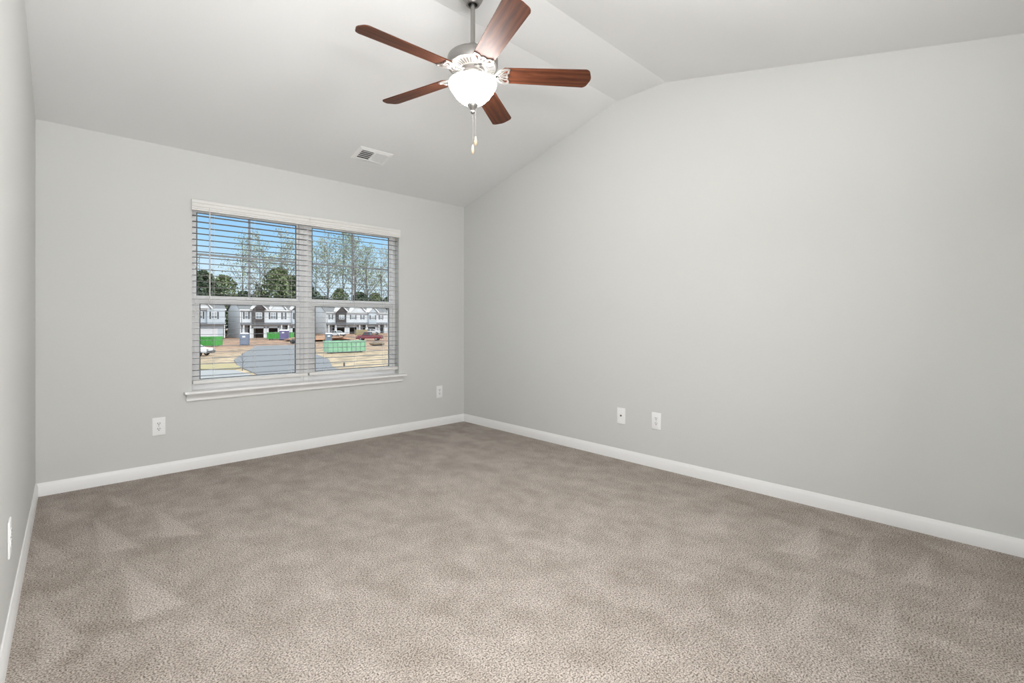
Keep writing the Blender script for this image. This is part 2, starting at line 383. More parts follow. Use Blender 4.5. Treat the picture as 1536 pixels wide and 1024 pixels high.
blind(XM + .001, OX1 - .001, 'white slatted blind on the right half of the window, its top slats tilted', lambda z: R(max(1.0, (z - 1.45) * 38)), False)

# ---- wall plates (built facing -Y, local origin on the wall)
def outlet(loc, rz, label, kind='duplex', pw=.080, ph=.131):
    e = empty('wall_outlet' if kind == 'duplex' else 'cable_jack', loc, rz)
    tag(e, label, 'outlet' if kind == 'duplex' else 'cable jack', 'duplex outlets on the walls' if kind == 'duplex' else None)
    p = MB(); p.bbox(-pw / 2, pw / 2, -.0065, 0, -ph / 2, ph / 2, .003, seg=3); p.build('cover_plate', M_plate, e, smooth=50)
    if kind == 'duplex':
        for sz in (-.0195, .0195):
            poly = []
            for k in range(28):
                a = 2 * math.pi * k / 28; x = .0172 * math.cos(a); z = max(-.0125, min(.0125, .0172 * math.sin(a))); poly.append((x, z + sz))
            r = MB().prism(poly, -.0085, -.006, axis='y').build('receptacle', M_plate, e, smooth=40)
            d = MB()
            d.box(-.0082, -.0047, -.0090, -.0080, sz + .0000, sz + .0096); d.box(.0047, .0082, -.0090, -.0080, sz + .0010, sz + .0086)
            d.prism([(.0034 * math.cos(a_), sz - .0068 + .0034 * math.sin(a_)) for a_ in [2 * math.pi * q / 10 for q in range(10)]], -.0090, -.0080, axis='y')
            d.build('slot', M_dark, r)
        MB().lathe([(.0001, 0), (.0026, 0), (.0026, .0012), (.0001, .0016)], 12, Matrix.Translation((0, -.006, 0)) @ Matrix.Rotation(R(90), 4, 'X')).build('screw', M_nickel, e)
    else:
        MB().lathe([(.0001, .010), (.0022, .010), (.0048, .010), (.0048, .004), (.0075, .004), (.0075, 0), (.0001, 0)], 16, Matrix.Translation((0, -.006, .003)) @ Matrix.Rotation(R(90), 4, 'X')).build('coax_jack', mat('jack_metal', (.10, .09, .08), .4, metal=.6), e, smooth=40)
        for sz in (-.043, .043):
            MB().lathe([(.0001, 0), (.0026, 0), (.0026, .0012), (.0001, .0016)], 12, Matrix.Translation((0, -.006, sz)) @ Matrix.Rotation(R(90), 4, 'X')).build('screw', M_plate, e)
    return e
outlet((-2.832, 0, .360), 0, 'white duplex outlet below the window sill at its left end')
outlet((-.340, 0, .368), 0, 'white duplex outlet low on the back wall near the corner')
outlet((0, -2.432, .363), R(-90), 'white duplex outlet on the right wall beside the cable jack')
outlet((0, -2.112, .358), R(-90), 'white cable jack plate on the right wall beside the outlet', 'coax', pw=.078)
outlet((LX(-1.87), -1.87, .353), R(90), 'white duplex outlet seen edge-on on the left wall')

# ---- ceiling register
sl_a = math.atan2(H2 - H, -Y1)
vy = -.512; vx = -1.396
ve = empty('air_vent', (vx, vy, ceil_z(vy))); ve.rotation_euler = (-sl_a, 0, 0)
tag(ve, 'white air vent in the sloped ceiling above the window', 'air vent')
# local frame: x along the ridge, y up the wall side, -z into the room
f = MB(); ox, oy, ix, iy = .152, .100, .118, .066
def ringf(mb, o, i, zo, zi, zt):
    mb.add([(-o[0], -o[1], zo), (o[0], -o[1], zo), (o[0], o[1], zo), (-o[0], o[1], zo), (-i[0], -i[1], zi), (i[0], -i[1], zi), (i[0], i[1], zi), (-i[0], i[1], zi),
            (-o[0], -o[1], zt), (o[0], -o[1], zt), (o[0], o[1], zt), (-o[0], o[1], zt), (-i[0], -i[1], zt), (i[0], -i[1], zt), (i[0], i[1], zt), (-i[0], i[1], zt)],
           [(0, 1, 5, 4), (1, 2, 6, 5), (2, 3, 7, 6), (3, 0, 4, 7), (0, 8, 9, 1), (1, 9, 10, 2), (2, 10, 11, 3), (3, 11, 8, 0), (4, 5, 13, 12), (5, 6, 14, 13), (6, 7, 15, 14), (7, 4, 12, 15)])
ringf(f, (ox, oy), (ix, iy), -.003, -.010, -.0005); f.box(-.008, .004, -iy, iy, -.010, -.001)
f.build('frame', M_vent, ve)
MB().box(-ix, ix, -iy, iy, -.0012, -.0004).build('duct_backing', M_dark, ve)
for nm, a0, a1, ang in (('louvers', -ix, -.008, -52), ('louvers', .004, ix, 52)):
    l = MB(); k = 10
    for i in range(k):
        x = a0 + (a1 - a0) * (i + .5) / k
        l.box(-.0045, .0045, -iy, iy, -.0004, .0004, Matrix.Translation((x, 0, -.0062)) @ Matrix.Rotation(R(ang), 4, 'Y'))
    if ang < 0:
        for i in range(1, 5):
            yy = -iy + 2 * iy * i / 5; l.box(a0, a1, yy - .004, yy + .004, -.0032, -.0022)
    l.build(nm, M_vent, ve)

# ================================================================== CEILING FAN
FX, FY = -1.71, -2.294
fan = empty('ceiling_fan', (FX, FY, H2)); tag(fan, 'five-bladed cherry wood and nickel ceiling fan with lit glass bowl', 'ceiling fan')
zz = lambda z: z - H2
MB().lathe([(.001, 0), (.068, 0), (.070, zz(2.948)), (.066, zz(2.93)), (.052, zz(2.90)), (.041, zz(2.882)), (.036, zz(2.876)), (.026, zz(2.876)), (.024, zz(2.90))], 40).build('canopy', M_nickel, fan, smooth=40)
r = MB().lathe([(.0128, zz(2.93)), (.0128, zz(2.63))], 24, caps=True).build('downrod', M_nickel, fan, smooth=40)
MB().lathe([(.022, zz(2.660)), (.024, zz(2.655)), (.024, zz(2.625)), (.030, zz(2.612))], 28).build('rod_collar', M_nickel, fan, smooth=40)
MB().lathe([(.020, zz(2.626)), (.060, zz(2.619)), (.105, zz(2.604)), (.128, zz(2.592)), (.136, zz(2.584)), (.1395, zz(2.572)), (.1395, zz(2.540)), (.136, zz(2.530)), (.128, zz(2.527))], 64).build('motor_housing', M_nickel, fan, smooth=35)
# vented underside of the motor
vr = MB(); vr.lathe([(.128, zz(2.527)), (.122, zz(2.5245)), (.068, zz(2.519)), (.050, zz(2.519))], 64)
vr.build('vent_plate', M_nickel_b, fan, smooth=40)
vb = MB()
for i in range(40):
    a = 2 * math.pi * i / 40; M = Matrix.Rotation(a, 4, 'Z')
    vb.add([(.080, -.0020, zz(2.5185)), (.119, -.0028, zz(2.5225)), (.119, .0028, zz(2.5225)), (.080, .0020, zz(2.5185)), (.080, -.0020, zz(2.5215)), (.119, -.0028, zz(2.5255)), (.119, .0028, zz(2.5255)), (.080, .0020, zz(2.5215))],
           [(0, 3, 2, 1), (4, 5, 6, 7), (0, 1, 5, 4), (1, 2, 6, 5), (2, 3, 7, 6), (3, 0, 4, 7)], M)
vb.build('vent_slots', mat('vent_slot_shadow', (.16, .15, .14), .6), fan)
MB().lathe([(.066, zz(2.519)), (.066, zz(2.503)), (.060, zz(2.498)), (.046, zz(2.498))], 40).build('flywheel', M_nickel, fan, smooth=40)
MB().lathe([(.046, zz(2.512)), (.046, zz(2.462)), (.050, zz(2.456)), (.060, zz(2.450)), (.060, zz(2.440)), (.030, zz(2.436))], 40).build('light_fitter', M_nickel_b, fan, smooth=40)
# bowl: open topped, flared bell
outer = [(.1345, 2.447), (.1370, 2.443), (.1372, 2.437), (.1345, 2.427), (.1285, 2.415), (.1200, 2.402), (.1095, 2.387), (.0980, 2.371), (.0840, 2.355), (.0660, 2.340), (.0480, 2.330), (.0300, 2.325), (.0100, 2.323)]
outer = [(r_ * .957, z_ + (.003 if z_ < 2.36 else 0)) for r_, z_ in outer]
inner = [(max(.008, r_ - .004), z_ + .0035) for r_, z_ in outer[1:]][::-1]
MB().lathe([(r_, zz(z_)) for r_, z_ in outer] + [(r_, zz(z_)) for r_, z_ in inner] + [(outer[0][0], zz(2.447))], 48).build('glass_bowl', M_bowl, fan, smooth=60)
MB().lathe([(.002, zz(2.3255)), (.0305, zz(2.3255)), (.0300, zz(2.3225)), (.022, zz(2.312)), (.015, zz(2.302)), (.010, zz(2.297)), (.0085, zz(2.294)), (.0110, zz(2.291)), (.0125, zz(2.286)), (.0105, zz(2.280)), (.0060, zz(2.276)), (.001, zz(2.275))], 32).build('finial', M_nickel, fan, smooth=50)
MB().lathe([(.046, zz(2.452)), (.114, zz(2.450)), (.1236, zz(2.446)), (.1236, zz(2.443)), (.046, zz(2.443))], 48).build('bowl_baffle', M_nickel_b, fan, smooth=40)  # disc added and sized to hold back the bowl's upward light
def chain(dx, dy, ztop, zbead, label):
    c = MB(); z = ztop
    c.tube([(dx, dy, zz(ztop)), (dx, dy, zz(zbead))], .0007, 5)
    while z > zbead:
        c.lathe([(.0002, zz(z + .0018)), (.0016, zz(z + .0008)), (.0016, zz(z - .0008)), (.0002, zz(z - .0018))], 6, Matrix.Translation((dx, dy, 0))); z -= .005
    p = c.build('pull_chain', M_nickel_b, fan)
    zb = zbead
    MB().lathe([(.0005, zz(zb + .004)), (.0040, zz(zb + .002)), (.0058, zz(zb - .008)), (.0085, zz(zb - .022)), (.0090, zz(zb - .032)), (.0070, zz(zb - .042)), (.0030, zz(zb - .047)), (.0005, zz(zb - .048))], 16, Matrix.Translation((dx, dy, 0))).build('pull_knob', M_bead, p, smooth=60)
chain(0, 0, 2.276, 2.102, '')
chain(.0115, -.0110, 2.313, 2.148, '')
# blades
def blade_outline():
    x0, x1 = .160, .660; pts = []
    hw = lambda x: .056 + (x - x0) * .024
    rc = .034
    pts += [(x0 + .012, -hw(x0)), (x1 - .05, -hw(x1 - .05))]
    for k in range(1, 8):
        a = -90 + 90 * k / 8; pts.append((x1 - rc - .010 + rc * math.cos(R(a)), -hw(x1) + rc + rc * math.sin(R(a))))
    for k in range(1, 8):
        q = -1 + 2 * k / 8; yy = q * (hw(x1) - rc); pts.append((x1 - .010 + .010 * (1 - q * q), yy))
    for k in range(1, 8):
        a = 90 * k / 8; pts.append((x1 - rc - .010 + rc * math.cos(R(a)), hw(x1) - rc + rc * math.sin(R(a))))
    pts += [(x1 - .05, hw(x1 - .05)), (x0 + .012, hw(x0)), (x0, hw(x0) - .014), (x0, -hw(x0) + .014)]
    return pts
def iron_mesh():
    # decorative bracket below the blade: arm, D-shaped ring, fan of ribs and a scalloped edge
    m = MB(); zt, zb_ = -.0042, -.0105
    def strip(pts, wd, za=zt, zb2=zb_):
        pts = [Vector(p) for p in pts]; L, Rr = [], []
        for k, p in enumerate(pts):
            d = (pts[min(k + 1, len(pts) - 1)] - pts[max(k - 1, 0)]).normalized(); nn = Vector((-d.y, d.x))
            ww = wd[k] if isinstance(wd, (list, tuple)) else wd
            L.append(p + nn * ww / 2); Rr.append(p - nn * ww / 2)
        for k in range(len(pts) - 1):
            q = [L[k], L[k + 1], Rr[k + 1], Rr[k]]
            m.add([(p.x, p.y, za) for p in q] + [(p.x, p.y, zb2) for p in q], [(0, 1, 2, 3), (7, 6, 5, 4), (0, 4, 5, 1), (1, 5, 6, 2), (2, 6, 7, 3), (3, 7, 4, 0)])
    for sg in (-1, 1):
        strip([(.128, 0), (.132, sg * .016), (.142, sg * .032), (.156, sg * .043), (.172, sg * .049), (.190, sg * .051), (.203, sg * .049)], [.014, .013, .012, .012, .011, .011, .008])
    sc_ = []
    for k in range(33):
        q = -1 + 2 * k / 32; lob = abs(math.cos(q * math.pi * 1.5)); sc_.append((.183 + .010 * lob + .010 * q * q, q * .049))
    strip(sc_, .008)
    for a in (-40, -20, 0, 20, 40):
        strip([(.136, .0), (.136 + .050 * math.cos(R(a)), .070 * math.sin(R(a)))], [.005, .009])
    for sg in (-1, 0, 1):
        M = Matrix.Translation((.196 if sg else .187, sg * .044, 0))
        m.lathe([(.0005, -.0135), (.0040, -.0125), (.0052, -.0100), (.0052, -.004)], 12, M)
    # arm rising to the flywheel
    arm = []
    for x, z, wd in ((.050, .010, .030), (.075, .004, .022), (.095, -.006, .017), (.115, -.0105, .016), (.136, -.0105, .020)): arm.append((x, z, wd))
    for k in range(len(arm) - 1):
        (xa, za, wa), (xb, zb2, wb2) = arm[k], arm[k + 1]
        m.add([(xa, -wa / 2, za), (xa, wa / 2, za), (xb, wb2 / 2, zb2), (xb, -wb2 / 2, zb2), (xa, -wa / 2, za + .007), (xa, wa / 2, za + .007), (xb, wb2 / 2, zb2 + .007), (xb, -wb2 / 2, zb2 + .007)],
              [(0, 3, 2, 1), (4, 5, 6, 7), (0, 1, 5, 4), (1, 2, 6, 5), (2, 3, 7, 6), (3, 0, 4, 7)])
    return m
PITCH = R(-13)
bl0 = MB().prism(blade_outline(), -.004, .002).build('blade', M_wood, fan, (0, 0, zz(2.495)), (PITCH, 0, R(177)), smooth=30)
ir0 = iron_mesh().build('blade_iron', M_nickel_b, bl0, smooth=30)
for k in range(1, 5):
    o = bl0.copy(); COL.objects.link(o); o.parent = fan; o.rotation_euler = (PITCH, 0, R(177 + 72 * k))
    c = ir0.copy(); COL.objects.link(c); c.parent = o

# ================================================================== OUTSIDE
GZ = -2.9
def gh(x, y):
    """height of the ground: level lots, rising a little towards the right-hand terrace"""
    s = min(1, max(0, (x - 46) / 5)) * min(1, max(0, (y - 112) / 12)); s = s * s * (3 - 2 * s)
    bank = .35 * min(1, max(0, 1 - abs(y - 104) / 6)) * min(1, max(0, (x - 20) / 10))
    return GZ + .7 * s + bank * .6
def ground_mat():
    m = bpy.data.materials.new('bare_ground'); m.use_nodes = True; t = m.node_tree; b = t.nodes['Principled BSDF']; L = t.links.new
    g = t.nodes.new('ShaderNodeNewGeometry'); sp = t.nodes.new('ShaderNodeSeparateXYZ'); L(g.outputs['Position'], sp.inputs[0])
    n = t.nodes.new('ShaderNodeTexNoise'); n.inputs['Scale'].default_value = .12; n.inputs['Detail'].default_value = 6; L(g.outputs['Position'], n.inputs['Vector'])
    n2 = t.nodes.new('ShaderNodeTexNoise'); n2.inputs['Scale'].default_value = .9; n2.inputs['Detail'].default_value = 5; L(g.outputs['Position'], n2.inputs['Vector'])
    a = t.nodes.new('ShaderNodeMath'); a.operation = 'MULTIPLY_ADD'; a.inputs[1].default_value = 60; a.inputs[2].default_value = -30; L(n.outputs['Fac'], a.inputs[0])
    a2 = t.nodes.new('ShaderNodeMath'); a2.operation = 'ADD'; L(a.outputs[0], a2.inputs[0]); L(sp.outputs['Y'], a2.inputs[1])
    mr = t.nodes.new('ShaderNodeMapRange'); mr.inputs[1].default_value = 50; mr.inputs[2].default_value = 85; L(a2.outputs[0], mr.inputs[0])
    mx = t.nodes.new('ShaderNodeMix'); mx.data_type = 'RGBA'; L(mr.outputs[0], mx.inputs[0])
    mx.inputs[6].default_value = (.34, .265, .175, 1); mx.inputs[7].default_value = (.26, .16, .105, 1)
    mv = t.nodes.new('ShaderNodeMix'); mv.data_type = 'RGBA'; mv.blend_type = 'MULTIPLY'; mv.inputs[0].default_value = 1
    r = t.nodes.new('ShaderNodeValToRGB'); e = r.color_ramp.elements; e[0].position = .38; e[0].color = (.62, .62, .60, 1); e[1].position = .62; e[1].color = (1.25, 1.22, 1.2, 1)
    L(n2.outputs['Fac'], r.inputs[0]); L(mx.outputs[2], mv.inputs[6]); L(r.outputs[0], mv.inputs[7]); L(mv.outputs[2], b.inputs['Base Color'])
    b.inputs['Roughness'].default_value = .95
    return m
xs = [-60 + i * 4 for i in range(66)]; ys = [3 + j * 4 for j in range(64)]
vs_ = [(x, y, gh(x, y)) for y in ys for x in xs]; k = len(xs)
fs = [(j * k + i, j * k + i + 1, (j + 1) * k + i + 1, (j + 1) * k + i) for j in range(len(ys) - 1) for i in range(k - 1)]
g_o = MB().add(vs_, fs).build('ground', ground_mat(), smooth=60)
if g_o.data.polygons[0].normal.z < 0: g_o.data.flip_normals()
struct(g_o, 'bare clay and straw lots across the street')
def flat(name, poly, z, mt, label, h=.03):
    o = MB().prism(poly, z - h, z).build(name, mt); struct(o, label); return o
M_asph = mat('asphalt', (.155, .157, .165), .9, var=(.5, .12), coord='Object')
M_conc = mat('pale_concrete', (.26, .26, .26), .9, var=(.8, .08))
flat('road', [(5, 20), (7.4, 32.5), (8.6, 45), (10.2, 53), (13.5, 63), (18.7, 77.7), (20.7, 84.4), (26.8, 83), (24.6, 72), (20.5, 58), (17.9, 47), (14.5, 38), (12.8, 30), (12, 20)], GZ + .06, M_asph, 'grey asphalt street', .08)
flat('sidewalk', [(2.0, 29), (3.6, 38.5), (4.6, 43.2), (6.0, 41.4), (7.3, 40.4), (7.1, 32.5), (4.6, 20), (1.0, 20)], GZ + .09, M_conc, 'pale concrete walk beside the street', .1)
flat('lawn', [(4.9, 44), (6.0, 48), (8.8, 47.2), (8.3, 42.6), (7.4, 41.2), (6.1, 42.1)], GZ + .10, mat('dormant_grass', (.30, .25, .13), .95, var=(2, .2)), 'patch of dormant yellow grass by the street', .1)

# ---- townhouses
M_sid_w = mat('white_siding', (.66, .67, .69), .7, var=(.4, .05)); M_sid_b = mat('blue_grey_siding', (.50, .54, .58), .7, var=(.4, .05))
M_shing = mat('grey_shingles', (.16, .16, .165), .9, var=(1.5, .2)); M_brown = mat('dark_brown_panel', (.075, .065, .065), .7)
M_shut = mat('dark_shutter', (.05, .055, .06), .6); M_hglass = mat('house_glass', (.20, .23, .27), .15, spec=.6)
M_htrim = mat('house_trim', (.78, .78, .78), .6); M_open = mat('unfinished_interior', (.14, .115, .095), .9); M_porch = mat('porch_roof', (.15, .15, .16), .8)
M_gdoor = mat('garage_door_white', (.68, .67, .69), .6)
def townhouse(name, label, x0, x1, y, z0, ze, zr, wins, bays, gables, garages, porches, wall, depth=12.5, bandz=None, band=None):
    e = empty(name, ((x0 + x1) / 2, y, z0)); tag(e, label, 'house', 'townhouses across the street')
    cx = (x0 + x1) / 2; X = lambda x: x - cx; Zl = lambda z: z - z0
    # walls with real openings for garages and porches (front), gable ends
    w = MB(); cuts = sorted([(a, b_, t) for a, b_, t in garages if t is not None] + [(a, b_, t) for a, b_, t in porches])
    px = x0; d = .25
    for a, b_, t in cuts:
        if a > px: w.box(X(px), X(a), 0, d, 0, Zl(ze))
        w.box(X(a), X(b_), 0, d, Zl(t), Zl(ze)); px = b_
    if px < x1: w.box(X(px), X(x1), 0, d, 0, Zl(ze))
    end = [(0, 0), (depth, 0), (depth, Zl(ze)), (depth / 2, Zl(zr)), (0, Zl(ze))]
    w.prism(end, X(x0), X(x0) + d, axis='x'); w.prism(end, X(x1) - d, X(x1), axis='x'); w.box(X(x0), X(x1), depth - d, depth, 0, Zl(ze))
    w.build('wall', wall, e)
    r = MB(); ov = .35; sl = (zr - ze) / (depth / 2)
    for sg in (0, 1):
        ya, yb = (-ov, depth / 2) if sg == 0 else (depth + ov, depth / 2); za = Zl(ze) - ov * sl; zb = Zl(zr)
        r.add([(X(x0) - ov, ya, za), (X(x1) + ov, ya, za), (X(x1) + ov, yb, zb), (X(x0) - ov, yb, zb), (X(x0) - ov, ya, za + .18), (X(x1) + ov, ya, za + .18), (X(x1) + ov, yb, zb + .18), (X(x0) - ov, yb, zb + .18)],
              [(0, 3, 2, 1), (4, 5, 6, 7), (0, 1, 5, 4), (1, 2, 6, 5), (2, 3, 7, 6), (3, 0, 4, 7)])
    r.build('roof', M_shing, e)
    fa = MB(); fa.box(X(x0) - ov, X(x1) + ov, -ov - .05, -ov, Zl(ze) - ov * sl - .10, Zl(ze) - ov * sl + .20)
    for xx in (x0, x1):
        fa.box(X(xx) - .12, X(xx) + .12, -.04, .02, 0, Zl(ze))
    fa.build('fascia', M_htrim, e)
    MB().box(X(x0) + d, X(x1) - d, 3.5, 3.6, 0, Zl(ze)).build('inner_wall', M_open, e)
    for a, b_, mt in bays:
        MB().box(X(a), X(b_), -.6, .02, Zl(bandz[0]) - .1, Zl(ze) + .1).build('bay', mt, e)
    for (a, b_, zt, zb, sh, nl, yo) in wins:
        f = MB(); wd = b_ - a; f.box(X(a), X(b_), yo - .06, yo + .02, Zl(zb), Zl(zt))
        wo_ = f.build('window', M_htrim, e); g = MB()
        pw = (wd - .10 * (nl + 1)) / nl
        for q in range(nl):
            xa = X(a) + .10 + q * (pw + .10); hm = (zb + zt) / 2
            g.box(xa, xa + pw, yo - .075, yo - .06, Zl(zb) + .10, Zl(hm) - .05)
            for c in (0, 1):
                for c2 in (0, 1):
                    hx = pw / 2; hz = (zt - hm - .15) / 2
                    g.box(xa + c * hx + .03, xa + (c + 1) * hx - .03, yo - .075, yo - .06, Zl(hm) + .05 + c2 * hz + .03, Zl(hm) + .05 + (c2 + 1) * hz - .03)
        g.build('panes', M_hglass, wo_)
        if sh:
            for xa in (X(a) - sh - .03, X(b_) + .03):
                MB().box(xa, xa + sh, yo - .07, yo, Zl(zb), Zl(zt)).build('shutter', M_shut, e)
    for a, b_, zb, zt, mt, yo in gables:
        MB().prism([(X(a) + .25, Zl(zb)), (X(b_) - .25, Zl(zb)), (X((a + b_) / 2), Zl(zt) - .15)], yo, 4.0, axis='y').build('gable', mt, e)
        rk = MB(); xm = X((a + b_) / 2)
        for xa, sg in ((X(a), 1), (X(b_), -1)):
            rk.add([(xa, yo - .3, Zl(zb) - .1), (xm, yo - .3, Zl(zt)), (xm, yo - .3, Zl(zt) + .26), (xa - sg * .2, yo - .3, Zl(zb) + .12), (xa, 4.2, Zl(zb) - .1), (xm, 4.2, Zl(zt)), (xm, 4.2, Zl(zt) + .26), (xa - sg * .2, 4.2, Zl(zb) + .12)],
                   [(0, 1, 2, 3), (7, 6, 5, 4), (0, 4, 5, 1), (1, 5, 6, 2), (2, 6, 7, 3), (3, 7, 4, 0)])
        rk.build('rake', M_htrim, e)
    if band:
        MB().add([(X(band[0]), -1.0, Zl(bandz[0])), (X(band[1]), -1.0, Zl(bandz[0])), (X(band[1]), .0, Zl(bandz[0])), (X(band[0]), .0, Zl(bandz[0])), (X(band[0]), -1.0, Zl(bandz[0]) + .16), (X(band[1]), -1.0, Zl(bandz[0]) + .16), (X(band[1]), .0, Zl(bandz[1])), (X(band[0]), .0, Zl(bandz[1]))],
                  [(0, 3, 2, 1), (4, 5, 6, 7), (0, 1, 5, 4), (1, 2, 6, 5), (2, 3, 7, 6), (3, 0, 4, 7)]).build('porch_roof', M_porch, e)
    for a, b_, t in garages:
        f = MB()
        if t is not None:
            f.box(X(a) - .3, X(a), -.06, .05, 0, Zl(t) + .3); f.box(X(b_), X(b_) + .3, -.06, .05, 0, Zl(t) + .3); f.box(X(a) - .3, X(b_) + .3, -.06, .05, Zl(t), Zl(t) + .3)
            f.build('garage_surround', M_htrim, e)
    for a, b_, t in porches:
        f = MB(); f.box(X(a) - .12, X(a) + .12, -.9, -.66, 0, Zl(bandz[0])); f.build('porch_post', M_htrim, e)
        f = MB(); f.box(X(b_) - .12, X(b_) + .12, -.9, -.66, 0, Zl(bandz[0])); f.build('porch_post', M_htrim, e)
        MB().box(X((a + b_) / 2) - .45, X((a + b_) / 2) + .45, 1.4, 1.46, 0, 2.1).build('front_door', M_gdoor, e)
        MB().box(X(a), X(b_), 1.46, 1.6, 0, Zl(t)).build('entry_wall', wall, e)
    return e
hy = 130.5
# white terrace in the middle
townhouse('townhouse', 'white townhouse row behind the street, brown bay, seen through the left window', 30.05, 45.3, hy, -2.9, 4.35, 7.4,
    [(30.95, 31.75, 3.75, 1.98, .30, 1, 0), (33.35, 34.85, 3.65, 2.0, .30, 2, -.6), (37.0, 38.4, 3.7, 1.98, .30, 2, 0), (40.1, 40.65, 3.7, 1.98, .30, 1, 0), (42.9, 44.3, 3.65, 2.0, .30, 2, -.6)],
    [(32.6, 35.4, M_brown), (42.3, 45.1, M_sid_b)],
    [(32.4, 35.9, 4.45, 6.1, M_brown, -.75), (36.9, 41.0, 4.45, 6.9, M_sid_w, -.15), (42.0, 45.4, 4.45, 6.1, M_brown, -.75)],
    [(33.0, 35.4, -.35), (36.6, 38.85, -.3), (42.6, 44.9, -.35)], [(30.55, 32.1, .3), (39.55, 41.3, .3)], M_sid_w, bandz=(.45, 1.0), band=(30.0, 45.3))
# second terrace
townhouse('townhouse', 'white and blue grey townhouse row seen through the right window behind the red pickup', 51.8, 71.2, hy, -2.2, 4.0, 7.2,
    [(52.75, 53.4, 3.3, 2.0, .28, 1, 0), (55.2, 56.8, 3.25, 2.0, .28, 2, -.6), (59.1, 60.4, 3.3, 2.0, .28, 2, 0), (62.35, 62.95, 3.3, 2.0, .28, 1, 0), (65.0, 66.4, 3.25, 2.0, .28, 2, -.6), (68.3, 69.1, 3.3, 2.0, .28, 1, 0)],
    [(54.5, 57.4, M_brown), (64.4, 66.9, M_sid_b)],
    [(54.2, 57.8, 4.1, 5.75, M_brown, -.75), (58.7, 63.8, 4.1, 6.4, M_sid_w, -.15), (64.1, 67.4, 4.1, 5.6, M_sid_b, -.75)],
    [(54.8, 57.15, -.2), (58.6, 60.9, -.2), (64.4, 66.8, -.2)], [(52.2, 54.2, .3), (61.4, 63.6, .3), (67.6, 69.6, .3)], M_sid_w, bandz=(.40, .95), band=(51.75, 71.2))
# third terrace at the left edge, garage doors fitted
t3 = townhouse('townhouse', 'blue grey townhouse row at the far left, closed white garage door', 14.0, 26.45, hy, -2.7, 4.35, 7.2,
    [(21.3, 21.85, 3.7, 1.98, .28, 1, 0), (23.5, 24.75, 3.7, 1.98, .30, 2, -.6), (25.55, 26.05, 3.7, 1.98, .26, 1, 0)],
    [(22.7, 26.4, M_sid_b)], [(20.2, 23.6, 4.45, 6.4, M_sid_w, -.75)], [], [], M_sid_b, bandz=(.55, 1.0), band=(14.0, 26.4))
gd = MB(); gx0 = 21.0 - 20.225; gd.box(gx0, gx0 + 4.0, -.08, .02, 0, 2.35)
for q in range(1, 4): gd.box(gx0, gx0 + 4.0, -.10, -.08, q * .58 - .02, q * .58 + .02)
gd.build('garage_door', M_gdoor, t3)

# ---- dumpsters
def dumpster(label, x, y, rz, L, Wd, Hh, mt):
    e = empty('dumpster', (x, y, gh(x, y)), rz); tag(e, label, 'dumpster', 'green roll-off dumpsters')
    b_ = MB(); t = .08
    b_.box(-L / 2, L / 2, -Wd / 2, -Wd / 2 + t, .25, Hh); b_.box(-L / 2, L / 2, Wd / 2 - t, Wd / 2, .25, Hh); b_.box(-L / 2, -L / 2 + t, -Wd / 2, Wd / 2, .25, Hh); b_.box(L / 2 - t, L / 2, -Wd / 2, Wd / 2, .25, Hh)
    b_.box(-L / 2, L / 2, -Wd / 2, Wd / 2, .15, .27); b_.build('bin', mt, e)
    r_ = MB(); nr = int(L / .55)
    for q in range(nr + 1):
        xx = -L / 2 + .05 + (L - .1) * q / nr
        for sg in (-1, 1): r_.box(xx - .05, xx + .05, sg * (Wd / 2 + .05) - .05, sg * (Wd / 2 + .05) + .05, .2, Hh)
    for sg in (-1, 1): r_.box(-L / 2 - .05, L / 2 + .05, sg * Wd / 2 - .09, sg * Wd / 2 + .09, Hh - .12, Hh + .02)
    r_.build('ribs', mt, e)
    for xx in (-L / 2 + .5, L / 2 - .5):
        for sg in (-1, 1):
            MB().lathe([(.001, -.12), (.14, -.12), (.14, .12), (.001, .12)], 12, Matrix.Translation((xx, sg * (Wd / 2 - .3), .14)) @ Matrix.Rotation(R(90), 4, 'X')).build('roller', M_dark, e)
    j = MB(); rr = random.Random(int(x * 10))
    for q in range(14):
        a = rr.uniform(0, 3); M = Matrix.Translation((rr.uniform(-L / 2 + .6, L / 2 - .6), rr.uniform(-Wd / 2 + .4, Wd / 2 - .4), Hh - .1)) @ Matrix.Rotation(a, 4, 'Z') @ Matrix.Rotation(rr.uniform(-.3, .3), 4, 'Y')
        j.box(-.5, .5, -.12, .12, -.05, .05, M)
    j.build('debris', M_conc, e)
VAX = -.7572
M_grn = mat('dumpster_green', (.08, .35, .07), .6, var=(3, .35)); M_mint = mat('dumpster_mint', (.28, .50, .33), .65, var=(2.5, .35))
dumpster('bright green dumpster behind the white car at the left of the left window', 14.3, 90.0, VAX + R(6), 5.2, 2.2, 1.6, M_grn)
dumpster('big pale green dumpster on the dirt in the right window', 24.5, 57.7, VAX + R(38), 4.9, 2.2, 1.55, M_mint)
dumpster('green dumpster half hidden behind the purple portable toilet', 34.0, 113.0, VAX + R(8), 5.2, 2.2, 1.7, M_grn)

